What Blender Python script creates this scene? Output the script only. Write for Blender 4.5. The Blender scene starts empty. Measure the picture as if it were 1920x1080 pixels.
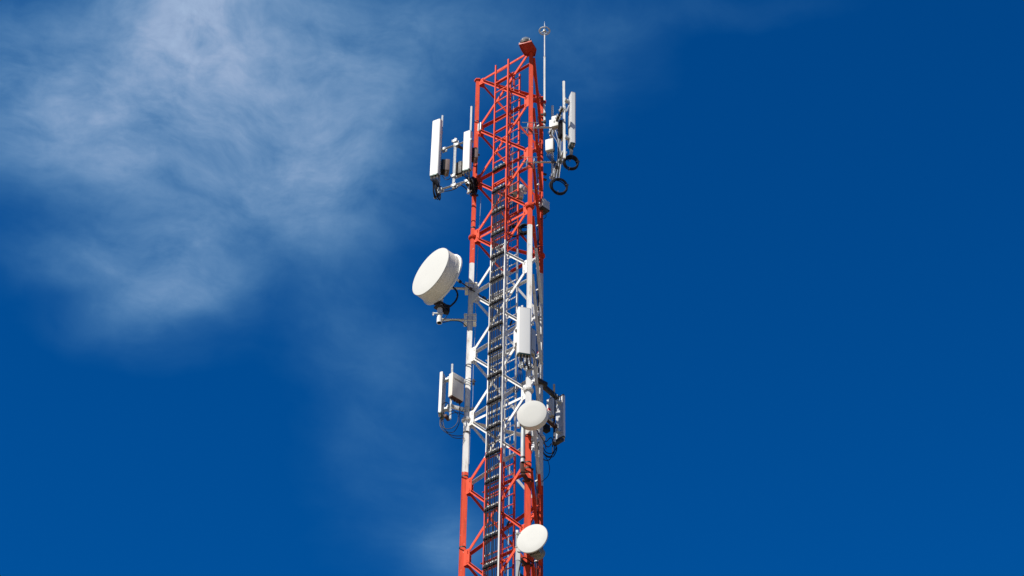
import bpy, bmesh, math, random
from mathutils import Vector, Matrix
random.seed(7)
R = math.radians
V = Vector
scn = bpy.context.scene
col = scn.collection

# ------------------------------------------------------------------ camera
S = 2.0
F_PX = 3749.345
PITCH, YAW, ROLL = R(40.8031), R(-0.066), R(0.8865)
CAM = V((0, 0, 1.6))
fw = V((math.sin(YAW)*math.cos(PITCH), math.cos(YAW)*math.cos(PITCH), math.sin(PITCH)))
r0 = V((math.cos(YAW), -math.sin(YAW), 0)); u0 = r0.cross(fw)
rt = math.cos(ROLL)*r0 + math.sin(ROLL)*u0
up = -math.sin(ROLL)*r0 + math.cos(ROLL)*u0
cd = bpy.data.cameras.new('camera'); cam = bpy.data.objects.new('camera', cd); col.objects.link(cam)
cam.matrix_world = Matrix(((rt.x, up.x, -fw.x, CAM.x), (rt.y, up.y, -fw.y, CAM.y), (rt.z, up.z, -fw.z, CAM.z), (0, 0, 0, 1)))
cd.sensor_width = 36; cd.lens = F_PX/1920*36; cd.clip_start = .1; cd.clip_end = 20000
scn.camera = cam

def ray(x, y): return fw + rt*((x-960)/F_PX) + up*((540-y)/F_PX)
def P(x, y, Y):                       # point of the photo's ray at ground distance Y
    d = ray(x, y); return CAM + d*((Y-CAM.y)/d.y)
def Pz(x, y, z):                      # ... at height z
    d = ray(x, y); return CAM + d*((z-CAM.z)/d.z)
def Ppl(x, y, p0, n):                 # ... on a plane
    d = ray(x, y); return CAM + d*((p0-CAM).dot(n)/d.dot(n))

# ------------------------------------------------------------------ light
SUN_AZ, SUN_EL = R(47), R(44)
to_sun = V((-math.sin(SUN_AZ)*math.cos(SUN_EL), -math.cos(SUN_AZ)*math.cos(SUN_EL), math.sin(SUN_EL)))
sl = bpy.data.lights.new('sun', 'SUN'); sl.energy = 5.0; sl.angle = R(.5); sl.color = (1, .955, .865)
so = bpy.data.objects.new('sun', sl); col.objects.link(so); so.location = (-60, -40, 60)
so.rotation_euler = to_sun.to_track_quat('Z', 'Y').to_euler()

scn.view_settings.view_transform = 'Standard'; scn.view_settings.look = 'None'
scn.view_settings.exposure = .34; scn.view_settings.gamma = 1

scn.cycles.use_denoising = True; scn.cycles.sampling_pattern = 'TABULATED_SOBOL'; scn.cycles.sample_clamp_indirect = 3
def build_world():
    w = bpy.data.worlds.new("World"); scn.world = w; w.use_nodes = True
    nt = w.node_tree; N = nt.nodes; L = nt.links; N.clear()
    out = N.new('ShaderNodeOutputWorld'); bg = N.new('ShaderNodeBackground'); bg.inputs[1].default_value = .078
    L.new(bg.outputs[0], out.inputs[0])
    sky = N.new('ShaderNodeTexSky'); sky.sky_type = 'NISHITA'; sky.sun_disc = False
    sky.sun_elevation = SUN_EL; sky.sun_rotation = R(180)+SUN_AZ; sky.altitude = 300; sky.dust_density = .3; sky.air_density = 1.0
    hs = N.new('ShaderNodeMix'); hs.data_type = 'RGBA'; hs.blend_type = 'MULTIPLY'; hs.inputs[0].default_value = 1
    hs.inputs[7].default_value = SKY_TINT
    L.new(sky.outputs[0], hs.inputs[6])
    cl = N.new('ShaderNodeVectorMath'); cl.operation = 'MINIMUM'; L.new(hs.outputs[2], cl.inputs[0]); cl.inputs[1].default_value = (.06, .92, 3.3)
    tc = N.new('ShaderNodeTexCoord'); sep = N.new('ShaderNodeSeparateXYZ'); L.new(tc.outputs['Generated'], sep.inputs[0])
    def M(op, a, b=None, c=None):
        m = N.new('ShaderNodeMath'); m.operation = op
        for i, v in enumerate((a, b, c)):
            if v is None: continue
            if isinstance(v, (int, float)): m.inputs[i].default_value = v
            else: L.new(v, m.inputs[i])
        return m.outputs[0]
    az = M('ARCTAN2', sep.outputs[0], sep.outputs[1]); el = M('ARCSINE', sep.outputs[2])
    cx = N.new('ShaderNodeCombineXYZ'); L.new(M('MULTIPLY', az, .757*4), cx.inputs[0]); L.new(M('MULTIPLY', el, 4.0), cx.inputs[1])
    base = cx.outputs[0]
    def sky_pos(x, y):
        d = ray(x, y).normalized(); return V((math.atan2(d.x, d.y)*.757*4, math.asin(d.z)*4, 0))
    def noise(vec, scale, detail, rough, dist=0, lac=2.0):
        n = N.new('ShaderNodeTexNoise'); n.inputs['Scale'].default_value = scale; n.inputs['Detail'].default_value = detail
        n.inputs['Roughness'].default_value = rough; n.inputs['Distortion'].default_value = dist
        L.new(vec, n.inputs['Vector']); return n
    # warp
    wn = noise(base, 2.4, 3, .5)
    sub = N.new('ShaderNodeVectorMath'); sub.operation = 'SUBTRACT'; L.new(wn.outputs['Color'], sub.inputs[0]); sub.inputs[1].default_value = (.5, .5, .5)
    sc = N.new('ShaderNodeVectorMath'); sc.operation = 'SCALE'; L.new(sub.outputs[0], sc.inputs[0]); sc.inputs['Scale'].default_value = .24
    ad = N.new('ShaderNodeVectorMath'); ad.operation = 'ADD'; L.new(base, ad.inputs[0]); L.new(sc.outputs[0], ad.inputs[1])
    warped = ad.outputs[0]
    k = 4/F_PX
    tot = None
    for (x, y, rx, ry, rot, wgt) in CLOUDS:
        mp = N.new('ShaderNodeMapping'); mp.vector_type = 'TEXTURE'
        c = sky_pos(x, y); mp.inputs['Location'].default_value = c
        mp.inputs['Rotation'].default_value = (0, 0, R(rot)); mp.inputs['Scale'].default_value = (rx*k, ry*k, 1)
        L.new(warped, mp.inputs[0])
        ln = N.new('ShaderNodeVectorMath'); ln.operation = 'LENGTH'; L.new(mp.outputs[0], ln.inputs[0])
        g = M('POWER', 2.718, M('MULTIPLY', M('MULTIPLY', ln.outputs['Value'], ln.outputs['Value']), -1.4))
        g = M('MULTIPLY', g, wgt)
        tot = g if tot is None else M('ADD', tot, g)
    # streaky fibres
    mp = N.new('ShaderNodeMapping'); mp.inputs['Rotation'].default_value = (0, 0, R(-28)); mp.inputs['Scale'].default_value = (1.0, 1.9, 1)
    L.new(warped, mp.inputs[0])
    n1 = noise(mp.outputs[0], 3.4, 10, .54, .0)
    mp2 = N.new('ShaderNodeMapping'); mp2.inputs['Rotation'].default_value = (0, 0, R(52)); mp2.inputs['Scale'].default_value = (1.0, 2.6, 1)
    L.new(warped, mp2.inputs[0]); n2 = noise(mp2.outputs[0], 8, 10, .62, .0)
    f = M('ADD', M('MULTIPLY', M('SUBTRACT', n1.outputs[0], .5), 1.6), M('MULTIPLY', M('SUBTRACT', n2.outputs[0], .5), .8))
    n3 = noise(warped, 16, 8, .6, .0); f = M('ADD', f, M('MULTIPLY', M('SUBTRACT', n3.outputs[0], .5), .75))
    f = M('MAXIMUM', M('ADD', f, 1.05), .05)
    den = M('MAXIMUM', M('MULTIPLY', M('SUBTRACT', M('MULTIPLY', tot, f), .010), 1.04), 0)
    den = M('MINIMUM', den, .8)
    cm = N.new('ShaderNodeMix'); cm.data_type = 'RGBA'; L.new(M('MINIMUM', M('MULTIPLY', den, 2.2), 1.0), cm.inputs[0])
    cm.inputs[6].default_value = CLOUD_THIN; cm.inputs[7].default_value = CLOUD_COL
    mx = N.new('ShaderNodeMix'); mx.data_type = 'RGBA'; L.new(den, mx.inputs[0]); L.new(cl.outputs[0], mx.inputs[6]); L.new(cm.outputs[2], mx.inputs[7])
    L.new(mx.outputs[2], bg.inputs[0])
SKY_TINT = (.004, .495, 1.13, 1)
CLOUD_THIN = (2.3, 7.6, 11.0, 1)
CLOUD_COL = (6.5, 8.3, 10.4, 1)
CLOUDS = [(270, 140, 480, 260, 8, .19), (390, 30, 200, 240, -10, .27), (180, 320, 230, 120, -22, .10), (470, 330, 330, 190, 18, .13),
          (330, 520, 130, 95, 10, .18), (345, 455, 45, 40, 0, .04), (300, 575, 120, 38, 20, .12), (210, 335, 45, 30, 25, .06), (640, 230, 170, 240, 0, .13),
          (760, 60, 340, 130, 0, .12), (815, 1010, 80, 95, 0, .15), (720, 800, 150, 260, 0, .06), (1120, 100, 140, 150, 0, .06),
          (150, 510, 140, 55, 10, .10), (1350, 10, 330, 50, 0, .035), (50, 190, 180, 180, 0, .10), (640, 430, 190, 110, 8, .09),
          (700, 640, 220, 120, 0, .045), (250, 640, 200, 60, 0, .03)]
build_world()

# ------------------------------------------------------------------ materials
def mat(name, rgb, rough=.5, metal=0, var=.10, scale=6, dirt=None, bump=0, bscale=40, streak=False):
    m = bpy.data.materials.new(name); m.use_nodes = True; nt = m.node_tree; N = nt.nodes; L = nt.links
    b = N['Principled BSDF']; b.inputs['Roughness'].default_value = rough; b.inputs['Metallic'].default_value = metal; b.inputs['Specular IOR Level'].default_value = .3
    tc = N.new('ShaderNodeTexCoord')
    mp = N.new('ShaderNodeMapping'); L.new(tc.outputs['Object'], mp.inputs[0]); mp.inputs['Scale'].default_value = (1, 1, .22 if streak else 1)
    n = N.new('ShaderNodeTexNoise'); n.inputs['Scale'].default_value = scale; n.inputs['Detail'].default_value = 3; n.inputs['Roughness'].default_value = .5
    L.new(mp.outputs[0], n.inputs['Vector'])
    cr = N.new('ShaderNodeValToRGB'); d = dirt or tuple(c*(1-2.2*var) for c in rgb)
    cr.color_ramp.elements[0].position = .32; cr.color_ramp.elements[0].color = (*d, 1)
    cr.color_ramp.elements[1].position = .56; cr.color_ramp.elements[1].color = (*rgb, 1)
    L.new(n.outputs[0], cr.inputs[0]); L.new(cr.outputs[0], b.inputs['Base Color'])
    mr = N.new('ShaderNodeMapRange'); mr.inputs[3].default_value = min(1, rough+.12); mr.inputs[4].default_value = max(.05, rough-.08)
    L.new(n.outputs[0], mr.inputs[0]); L.new(mr.outputs[0], b.inputs['Roughness'])
    if bump:
        n3 = N.new('ShaderNodeTexNoise'); n3.inputs['Scale'].default_value = bscale; n3.inputs['Detail'].default_value = 4
        L.new(tc.outputs['Object'], n3.inputs['Vector'])
        bp = N.new('ShaderNodeBump'); bp.inputs['Strength'].default_value = bump; bp.inputs['Distance'].default_value = .01
        L.new(n3.outputs[0], bp.inputs['Height']); L.new(bp.outputs[0], b.inputs['Normal'])
    return m

P_N = 2.0808; Z_TOP = 1.6+43.0148
def zn(n): return Z_TOP - P_N*n

def band_paint(name, n_hi, n_lo, jitter=0.0, n_lo2=11.5):
    """aviation bands: red above n_hi, white between, red again below n_lo (real heights on the tower)"""
    m = bpy.data.materials.new(name); m.use_nodes = True; nt = m.node_tree; N = nt.nodes; L = nt.links
    b = N['Principled BSDF']; b.inputs['Specular IOR Level'].default_value = .22
    geo = N.new('ShaderNodeNewGeometry'); sep = N.new('ShaderNodeSeparateXYZ'); L.new(geo.outputs['Position'], sep.inputs[0])
    oi = N.new('ShaderNodeObjectInfo')
    def M(op, a, b_=None):
        q = N.new('ShaderNodeMath'); q.operation = op
        for i, v in enumerate((a, b_)):
            if v is None: continue
            if isinstance(v, (int, float)): q.inputs[i].default_value = v
            else: L.new(v, q.inputs[i])
        return q.outputs[0]
    ns = N.new('ShaderNodeTexNoise'); ns.inputs['Scale'].default_value = 9; L.new(geo.outputs['Position'], ns.inputs['Vector'])
    z = M('ADD', sep.outputs[2], M('MULTIPLY', M('SUBTRACT', oi.outputs['Random'], .5), jitter))
    z = M('ADD', z, M('MULTIPLY', M('SUBTRACT', ns.outputs[0], .5), .03))
    white = M('MULTIPLY', M('LESS_THAN', z, zn(n_hi)), M('GREATER_THAN', z, zn(n_lo)))
    white = M('MAXIMUM', white, M('MULTIPLY', M('LESS_THAN', z, zn(n_lo2)), M('GREATER_THAN', z, zn(n_lo2+4))))
    mp = N.new('ShaderNodeMapping'); L.new(geo.outputs['Position'], mp.inputs[0]); mp.inputs['Scale'].default_value = (1, 1, .18)
    n1 = N.new('ShaderNodeTexNoise'); n1.inputs['Scale'].default_value = 11; n1.inputs['Detail'].default_value = 9; n1.inputs['Roughness'].default_value = .65; L.new(mp.outputs[0], n1.inputs['Vector'])
    def ramp(c0, c1, p0, p1):
        r = N.new('ShaderNodeValToRGB'); e = r.color_ramp.elements
        e[0].position = p0; e[0].color = (*c0, 1); e[1].position = p1; e[1].color = (*c1, 1); L.new(n1.outputs[0], r.inputs[0]); return r.outputs[0]
    red = ramp((.54, .050, .020), (.71, .078, .032), .3, .55); wh = ramp((.58, .56, .51), (.76, .75, .73), .28, .5)
    mx = N.new('ShaderNodeMix'); mx.data_type = 'RGBA'; L.new(white, mx.inputs[0]); L.new(red, mx.inputs[6]); L.new(wh, mx.inputs[7])
    # chipped flecks
    n2 = N.new('ShaderNodeTexNoise'); n2.inputs['Scale'].default_value = 16; n2.inputs['Detail'].default_value = 6; L.new(geo.outputs['Position'], n2.inputs['Vector'])
    ch = M('GREATER_THAN', n2.outputs[0], .70)
    mx2 = N.new('ShaderNodeMix'); mx2.data_type = 'RGBA'; L.new(ch, mx2.inputs[0]); L.new(mx.outputs[2], mx2.inputs[6]); mx2.inputs[7].default_value = (.60, .50, .44, 1)
    ru = N.new('ShaderNodeMapRange'); ru.inputs[1].default_value = .40; ru.inputs[2].default_value = .30; ru.inputs[3].default_value = 0; ru.inputs[4].default_value = .55; L.new(n1.outputs[0], ru.inputs[0])
    mx3 = N.new('ShaderNodeMix'); mx3.data_type = 'RGBA'; L.new(ru.outputs[0], mx3.inputs[0]); L.new(mx2.outputs[2], mx3.inputs[6]); mx3.inputs[7].default_value = (.26, .12, .06, 1)
    L.new(mx3.outputs[2], b.inputs['Base Color'])
    mr = N.new('ShaderNodeMapRange'); mr.inputs[3].default_value = .75; mr.inputs[4].default_value = .6; L.new(n1.outputs[0], mr.inputs[0]); L.new(mr.outputs[0], b.inputs['Roughness'])
    return m

M_LEG = [band_paint('leg_paint_a', 3.46, 6.78), band_paint('leg_paint_b', 3.33, 6.66), band_paint('leg_paint_c', 3.33, 6.73)]
M_BR = band_paint('brace_paint', 3.40, 6.70, .15)
M_BR2 = band_paint('brace_paint_far', 3.42, 6.95, .12)
M_LAD = band_paint('ladder_paint', 3.42, 6.72, .12)
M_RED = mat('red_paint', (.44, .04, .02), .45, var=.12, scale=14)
M_WHITE = mat('radome_white', (.78, .78, .755), .55, var=.02, scale=3, streak=True)
M_DISH = mat('dish_white', (.56, .56, .53), .62, var=.012, scale=2)
M_BARREL = mat('shroud_cream', (.82, .78, .68), .55, var=.05, scale=3, streak=True)
M_GREYBOX = mat('radio_cover', (.60, .60, .575), .45, var=.03, scale=5)
M_CREAM = mat('cream_box', (.74, .69, .61), .45, var=.02, scale=5)
M_GALV = mat('galvanised_steel', (.58, .60, .60), .55, .25, var=.13, scale=22)
M_PIPE = mat('grey_pipe', (.50, .53, .53), .5, .1, var=.09, scale=16, streak=True)
M_WPIPE = mat('white_pipe', (.76, .76, .73), .45, var=.08, scale=14, streak=True)
M_DARK = mat('dark_steel', (.065, .055, .05), .55, .3, var=.2, scale=14)
M_BROWN = mat('brown_steel', (.085, .032, .022), .6, .1, var=.2, scale=14)
M_BLACK = mat('black_rubber', (.018, .018, .021), .42, var=.15, scale=20)
M_FIN = mat('heatsink_black', (.022, .022, .024), .5, .3, var=.15, scale=20)
M_BACK = mat('antenna_back', (.55, .56, .57), .5, .1, var=.05, scale=8)
M_TEAL = mat('connector_plate', (.05, .10, .10), .45, .2, var=.2, scale=20)
M_BRASS = mat('connector_metal', (.62, .50, .36), .3, .8, var=.2, scale=25)
M_WTIP = mat('white_plastic', (.82, .81, .78), .4, var=.03, scale=9)
M_CABLE = mat('feeder_jacket', (.011, .012, .018), .6, var=.12, scale=20)
for m_ in (M_CABLE, M_BLACK): m_.node_tree.nodes['Principled BSDF'].inputs['Specular IOR Level'].default_value = .12
M_GCAB = mat('pale_conduit', (.40, .44, .50), .5, var=.08, scale=12)
M_REDG = mat('red_lens', (.45, .02, .02), .2, var=.05, scale=9)
M_OLIVE = mat('olive_housing', (.30, .29, .24), .5, var=.12, scale=12)
M_TAN = mat('tan_cover', (.20, .15, .135), .5, var=.08, scale=8)
M_GROUND = mat('dry_soil', (.20, .175, .13), .95, var=.06, scale=.06)
def glass():
    m = mat('beacon_glass', (.24, .28, .32), .14, var=.05, scale=8)
    b = m.node_tree.nodes['Principled BSDF']; b.inputs['Transmission Weight'].default_value = .35; b.inputs['IOR'].default_value = 1.3
    return m
M_GLASS = glass()

# ------------------------------------------------------------------ mesh helpers
def axes(d, hint=V((0, 0, 1))):
    d = d.normalized()
    if abs(d.dot(hint)) > .98: hint = V((0, 1, 0)) if abs(d.y) < .9 else V((1, 0, 0))
    a = d.cross(hint).normalized(); b = a.cross(d).normalized(); return d, a, b
def tube(bm, pts, r, seg=10, caps=True, radii=None):
    pts = [V(p) for p in pts]; rings = []; prev = None
    for i, p in enumerate(pts):
        d = (pts[min(i+1, len(pts)-1)]-pts[max(i-1, 0)]).normalized()
        if prev is None: _, a, b = axes(d)
        else:
            a = (prev-d*prev.dot(d)).normalized(); b = d.cross(a)
        prev = a; rr = radii[i] if radii else r
        rings.append([bm.verts.new(p+(a*math.cos(t)+b*math.sin(t))*rr) for t in [2*math.pi*k/seg for k in range(seg)]])
    for q, w in zip(rings, rings[1:]):
        for k in range(seg):
            f = bm.faces.new((q[k], q[(k+1) % seg], w[(k+1) % seg], w[k])); f.smooth = True
    if caps:
        bm.faces.new(rings[0][::-1]); bm.faces.new(rings[-1])
    return bm
def cyl(bm, a, b, r, seg=16): return tube(bm, [a, b], r, seg)
def lathe(bm, o, ax, prof, seg=48, hint=V((0, 0, 1))):
    """prof: list of (distance along ax, radius)"""
    d, a, b = axes(ax, hint); rings = []
    for (t, r) in prof:
        if r < 1e-5: rings.append([bm.verts.new(o+d*t)])
        else: rings.append([bm.verts.new(o+d*t+(a*math.cos(k)+b*math.sin(k))*r) for k in [2*math.pi*i/seg for i in range(seg)]])
    for q, w in zip(rings, rings[1:]):
        for k in range(seg):
            if len(q) == 1 and len(w) == 1: continue
            if len(q) == 1: f = bm.faces.new((q[0], w[(k+1) % seg], w[k]))
            elif len(w) == 1: f = bm.faces.new((q[k], q[(k+1) % seg], w[0]))
            else: f = bm.faces.new((q[k], q[(k+1) % seg], w[(k+1) % seg], w[k]))
            f.smooth = True
    return bm
def box(bm, c, ax, ay, az, dx, dy, dz, bev=0.0):
    """box centred on c along unit axes"""
    t = bmesh.new(); bmesh.ops.create_cube(t, size=1)
    for v in t.verts: v.co = V((v.co.x*dx, v.co.y*dy, v.co.z*dz))
    if bev: bmesh.ops.bevel(t, geom=t.edges[:], offset=min(bev, .45*min(dx, dy, dz)), segments=2, affect='EDGES', profile=.6)
    m = Matrix((ax, ay, az)).transposed()
    for v in t.verts: v.co = c + m @ v.co
    merge(bm, t); return bm
def merge(bm, t):
    mp = {v: bm.verts.new(v.co) for v in t.verts}
    for f in t.faces:
        g = bm.faces.new([mp[v] for v in f.verts]); g.smooth = f.smooth
    t.free()
def bar(bm, a, b, w, h, hint=V((0, 0, 1)), bev=.003):
    d, s, u = axes(b-a, hint); box(bm, (a+b)/2, d, s, u, (b-a).length, w, h, bev); return bm
def angle_bar(bm, a, b, n, w, t=.008):
    """L section from a to b: one flange lies in the face with normal n, the other stands out along n"""
    d = (b-a).normalized(); n = (n-d*n.dot(d)).normalized(); s = d.cross(n)
    if s.z < 0: s = -s
    L_ = (b-a).length; c = (a+b)/2
    box(bm, c, d, s, n, L_, w, t)
    box(bm, c+s*(w/2-t/2)+n*(w*.42+t/2+.0005), d, s, n, L_-.12, t, w*.84)
    return bm
def torus(bm, c, ax, r, rr, seg=36, ss=8, sx=1, hint=V((0, 0, 1)), a0=0, a1=2*math.pi):
    d, a, b = axes(ax, hint); full = abs(a1-a0-2*math.pi) < 1e-3
    m = seg if full else seg+1; rings = []
    for i in range(m):
        t = a0+(a1-a0)*i/seg; o = a*math.cos(t)*sx+b*math.sin(t); cc = c+o*r; on = o.normalized()
        rings.append([bm.verts.new(cc+(on*math.cos(k)+d*math.sin(k))*rr) for k in [2*math.pi*j/ss for j in range(ss)]])
    for i in range(m if full else m-1):
        q, w = rings[i], rings[(i+1) % m]
        for k in range(ss):
            f = bm.faces.new((q[k], w[k], w[(k+1) % ss], q[(k+1) % ss])); f.smooth = True
    return bm
def curve_pts(pts, n=8):
    pts = [V(p) for p in pts]; q = [pts[0]*2-pts[1]]+pts+[pts[-1]*2-pts[-2]]; out = []
    for i in range(1, len(q)-2):
        p0, p1, p2, p3 = q[i-1:i+3]
        for k in range(n):
            t = k/n; out.append(.5*((2*p1)+(p2-p0)*t+(2*p0-5*p1+4*p2-p3)*t*t+(3*p1-p0-3*p2+p3)*t**3))
    out.append(pts[-1]); return out

ROOTLOC = {}
def thing(name, label, cat, loc, group=None):
    o = bpy.data.objects.new(name, None); col.objects.link(o); o.location = loc; o.empty_display_size = .2
    o['label'] = label; o['category'] = cat
    if group: o['group'] = group
    ROOTLOC[o.name] = V(loc); return o
def rootloc(o):
    while o.parent: o = o.parent
    return ROOTLOC[o.name]
def part(name, bm, m, parent, label=None):
    bmesh.ops.recalc_face_normals(bm, faces=bm.faces)
    me = bpy.data.meshes.new(name); l = rootloc(parent)
    for v in bm.verts: v.co -= l
    bm.to_mesh(me); bm.free(); me.materials.append(m); me.set_sharp_from_angle(angle=R(38))
    o = bpy.data.objects.new(name, me); col.objects.link(o); o.parent = parent
    if label: o['label'] = label
    return o
def single(name, bm, m, label, cat, loc, group=None):
    bmesh.ops.recalc_face_normals(bm, faces=bm.faces)
    me = bpy.data.meshes.new(name)
    for v in bm.verts: v.co -= V(loc)
    bm.to_mesh(me); bm.free(); me.materials.append(m); me.set_sharp_from_angle(angle=R(38))
    o = bpy.data.objects.new(name, me); col.objects.link(o); o.location = loc
    o['label'] = label; o['category'] = cat
    if group: o['group'] = group
    return o
def dup(o, dz, parent):
    c = o.copy(); col.objects.link(c); c.parent = parent; c.location = o.location+V((0, 0, dz)); return c
NB = bmesh.new
Z = V((0, 0, 1))
def hv(x, y): return V((x, y, 0)).normalized()

# ------------------------------------------------------------------ ground
g = NB(); bmesh.ops.create_circle(g, cap_ends=True, cap_tris=True, segments=64, radius=6000)
me = bpy.data.meshes.new('ground'); g.to_mesh(me); g.free(); me.materials.append(M_GROUND)
go = bpy.data.objects.new('ground', me); col.objects.link(go); go['kind'] = 'structure'

# ------------------------------------------------------------------ lattice tower
CT = V((0, 20.1601*S, 0)); ang = [R(-9.4716)+a for a in (math.pi, -math.pi/3, math.pi/3)]
LEG = [CT+V((math.cos(a), math.sin(a), 0))*(S/math.sqrt(3)) for a in ang]
A, B, C = LEG
def lp(i, n): return LEG[i]+Z*zn(n)
tower = thing('lattice_tower', 'tall triangular lattice tower of red and white banded tubes', 'tower', (CT.x, CT.y, 0))
NV = 9                       # panels seen in the photograph
N_ALL = int(Z_TOP/P_N)
def leg_r(n): return .062 if n < 3 else (.070 if n < 6 else .080)
FACES = [(0, 1), (0, 2), (1, 2)]
def fdir(i, j): return (LEG[j]-LEG[i]).normalized()
def fnorm(i, j):
    n = fdir(i, j).cross(Z); m = (LEG[i]+LEG[j])/2-CT
    return n if n.dot(m) > 0 else -n
for i in range(3):
    bm = NB()
    for (n0, n1) in ((0, 3), (3, 6), (6, 9), (9, 12), (12, 15), (15, 18), (18, Z_TOP/P_N)):
        r = leg_r(n0); cyl(bm, LEG[i]+Z*(zn(n0)-.001), LEG[i]+Z*(zn(n1)+.001), r, 28)
    leg = part('leg', bm, M_LEG[i], tower)
    for n in (0, 3, 6, 9):
        bm = NB(); r = leg_r(n); k = 12
        lathe(bm, LEG[i]+Z*(zn(n)-.02), Z, [(-.016, 0), (-.016, r+.05), (.0, r+.05), (.0, r+.001)], 6 if n == 0 else 24)
        if n: lathe(bm, LEG[i]+Z*(zn(n)-.002), Z, [(.0, r+.001), (.0, r+.05), (.016, r+.05), (.016, 0)], 24)
        else: lathe(bm, LEG[i]+Z*(zn(n)-.02), Z, [(.0, r+.05), (.018, r+.05), (.018, 0)], 6)
        if n:
            for q in range(8):
                t = 2*math.pi*q/8; o = LEG[i]+V((math.cos(t), math.sin(t), 0))*(r+.034)
                cyl(bm, o+Z*(zn(n)-.055), o+Z*(zn(n)+.04), .011, 6)
        part('flange', bm, M_LEG[i], leg)
# painted-over or rubber bands that strap the runs of cable to the legs
def strap(leg, i, zs, m=M_BLACK, h=.035):
    for z in zs:
        bm = NB(); r = leg_r((Z_TOP-z)/P_N)
        lathe(bm, LEG[i]+Z*z, Z, [(-h/2, r+.001), (-h/2, r+.006), (h/2, r+.006), (h/2, r+.001)], 28); part('strap', bm, m, leg)
def leg_z(i, y, x=None):
    """height at which the photo's row y crosses the leg axis"""
    lo, hi = 5, 50
    for _ in range(50):
        mid = (lo+hi)/2; v = V((LEG[i].x, LEG[i].y, mid))-CAM; yy = 540-F_PX*v.dot(up)/v.dot(fw)
        if yy > y: lo = mid
        else: hi = mid
    return lo
legs = [o for o in tower.children if o.name.startswith('leg')]
strap(legs[0], 0, [leg_z(0, y) for y in (229, 428, 686, 812, 895, 1028)], M_DARK)
strap(legs[1], 1, [leg_z(1, y) for y in (818, 869)], M_DARK)

proto = {}
for (i, j) in FACES:
    d = fdir(i, j); nn = fnorm(i, j)
    for (p, q, off, key) in ((i, j, .014, 'x'), (j, i, -.014, 'y')):
        bm = NB(); e = d if p == i else -d
        a = LEG[p]+e*.15+Z*(zn(0)-.13)+nn*off; b = LEG[q]-e*.15+Z*(zn(1)+.13)+nn*off
        angle_bar(bm, a, b, nn if off > 0 else -nn, .078)
        o = part('brace', bm, M_BR2 if (i, j) == (0, 2) else M_BR, tower); proto[(i, j, key)] = o
        for n in range(1, NV): dup(o, -P_N*n, tower)
    # gusset plates on both legs
    for p, e in ((i, d), (j, -d)):
        bm = NB(); c = LEG[p]+e*.145+Z*zn(1)
        t = bmesh.new(); prof = [(-.09, -.22), (.045, -.22), (.085, -.15), (.085, .15), (.045, .22), (-.09, .22)]
        for s in (-1, 1):
            t.faces.new([t.verts.new(c+e*x+Z*y+nn*.006*s) for x, y in prof][::s])
        t.verts.ensure_lookup_table(); k = len(prof)
        for q in range(k): t.faces.new((t.verts[q], t.verts[(q+1) % k], t.verts[k+(q+1) % k], t.verts[k+q]))
        merge(bm, t)
        for z_ in (-.16, -.11, .11, .16): cyl(bm, c+e*.03+Z*z_-nn*.03, c+e*.03+Z*z_+nn*.03, .012, 6)
        o = part('gusset_plate', bm, M_BR, tower)
        for n in range(2, NV+1): dup(o, -P_N*(n-1), tower)
        # short plate under the top flange
        bm = NB(); c = LEG[p]+e*.13+Z*(zn(0)-.14); box(bm, c, e, nn, Z, .16, .012, .22); part('gusset_plate', bm, M_BR, tower)
    # bolted plate where the two diagonals cross
    bm = NB(); c = (LEG[i]+LEG[j])/2+Z*(zn(0)-P_N/2); box(bm, c, d, nn, Z, .12, .016, .12)
    cyl(bm, c-nn*.04, c+nn*.04, .014, 6)
    o = part('crossing_plate', bm, M_BR, tower)
    for n in range(1, NV): dup(o, -P_N*n, tower)
    # horizontals at the flanged joints
    for n in (0, 3, 6, 9):
        bm = NB(); h = -.05 if n == 0 else -.10
        angle_bar(bm, LEG[i]+d*.10+Z*(zn(n)+h)-nn*.03, LEG[j]-d*.10+Z*(zn(n)+h)-nn*.03, -nn, .07); part('horizontal', bm, M_BR, tower)
# bars that carry the inner ladder, a quarter in from the left-hand face
for n in (0, 2, 4, 5, 7, 8):
    bm = NB(); a = A.lerp(C, .24)+Z*(zn(n)-.02); b = B.lerp(C, .24)+Z*(zn(n)-.02)
    angle_bar(bm, a, b, -Z, .06); part('ladder_bar', bm, M_BR, tower)
# everything below the frame
bm = NB()
for n in range(NV, N_ALL):
    for (i, j) in FACES:
        d = fdir(i, j); nn = fnorm(i, j)
        for (p, q, off) in ((i, j, .014), (j, i, -.014)):
            e = d if p == i else -d
            angle_bar(bm, LEG[p]+e*.12+Z*(zn(n)-.13)+nn*off, LEG[q]-e*.12+Z*(zn(n+1)+.13)+nn*off, nn, .078)
part('lower_bracing', bm, M_BR, tower)
# lamp platform on the near leg
zt = zn(0)-.19
bm = NB(); poly = [Pz(x, y, zt) for x, y in ((973.0, 82.0), (996.5, 76.5), (1005.8, 92), (1003.2, 104), (984, 102.8), (976.7, 91))]
for s in (0, 1): bm.faces.new([bm.verts.new(p+Z*.02*s) for p in poly][::(-1 if s == 0 else 1)])
bm.verts.ensure_lookup_table()
for q in range(6): bm.faces.new((bm.verts[q], bm.verts[(q+1) % 6], bm.verts[6+(q+1) % 6], bm.verts[6+q]))
for q in range(6):
    a, b = poly[q], poly[(q+1) % 6]; bar(bm, a+Z*(-.022), b+Z*(-.022), .012, .04)
part('lamp_platform', bm, M_RED, tower)

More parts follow.
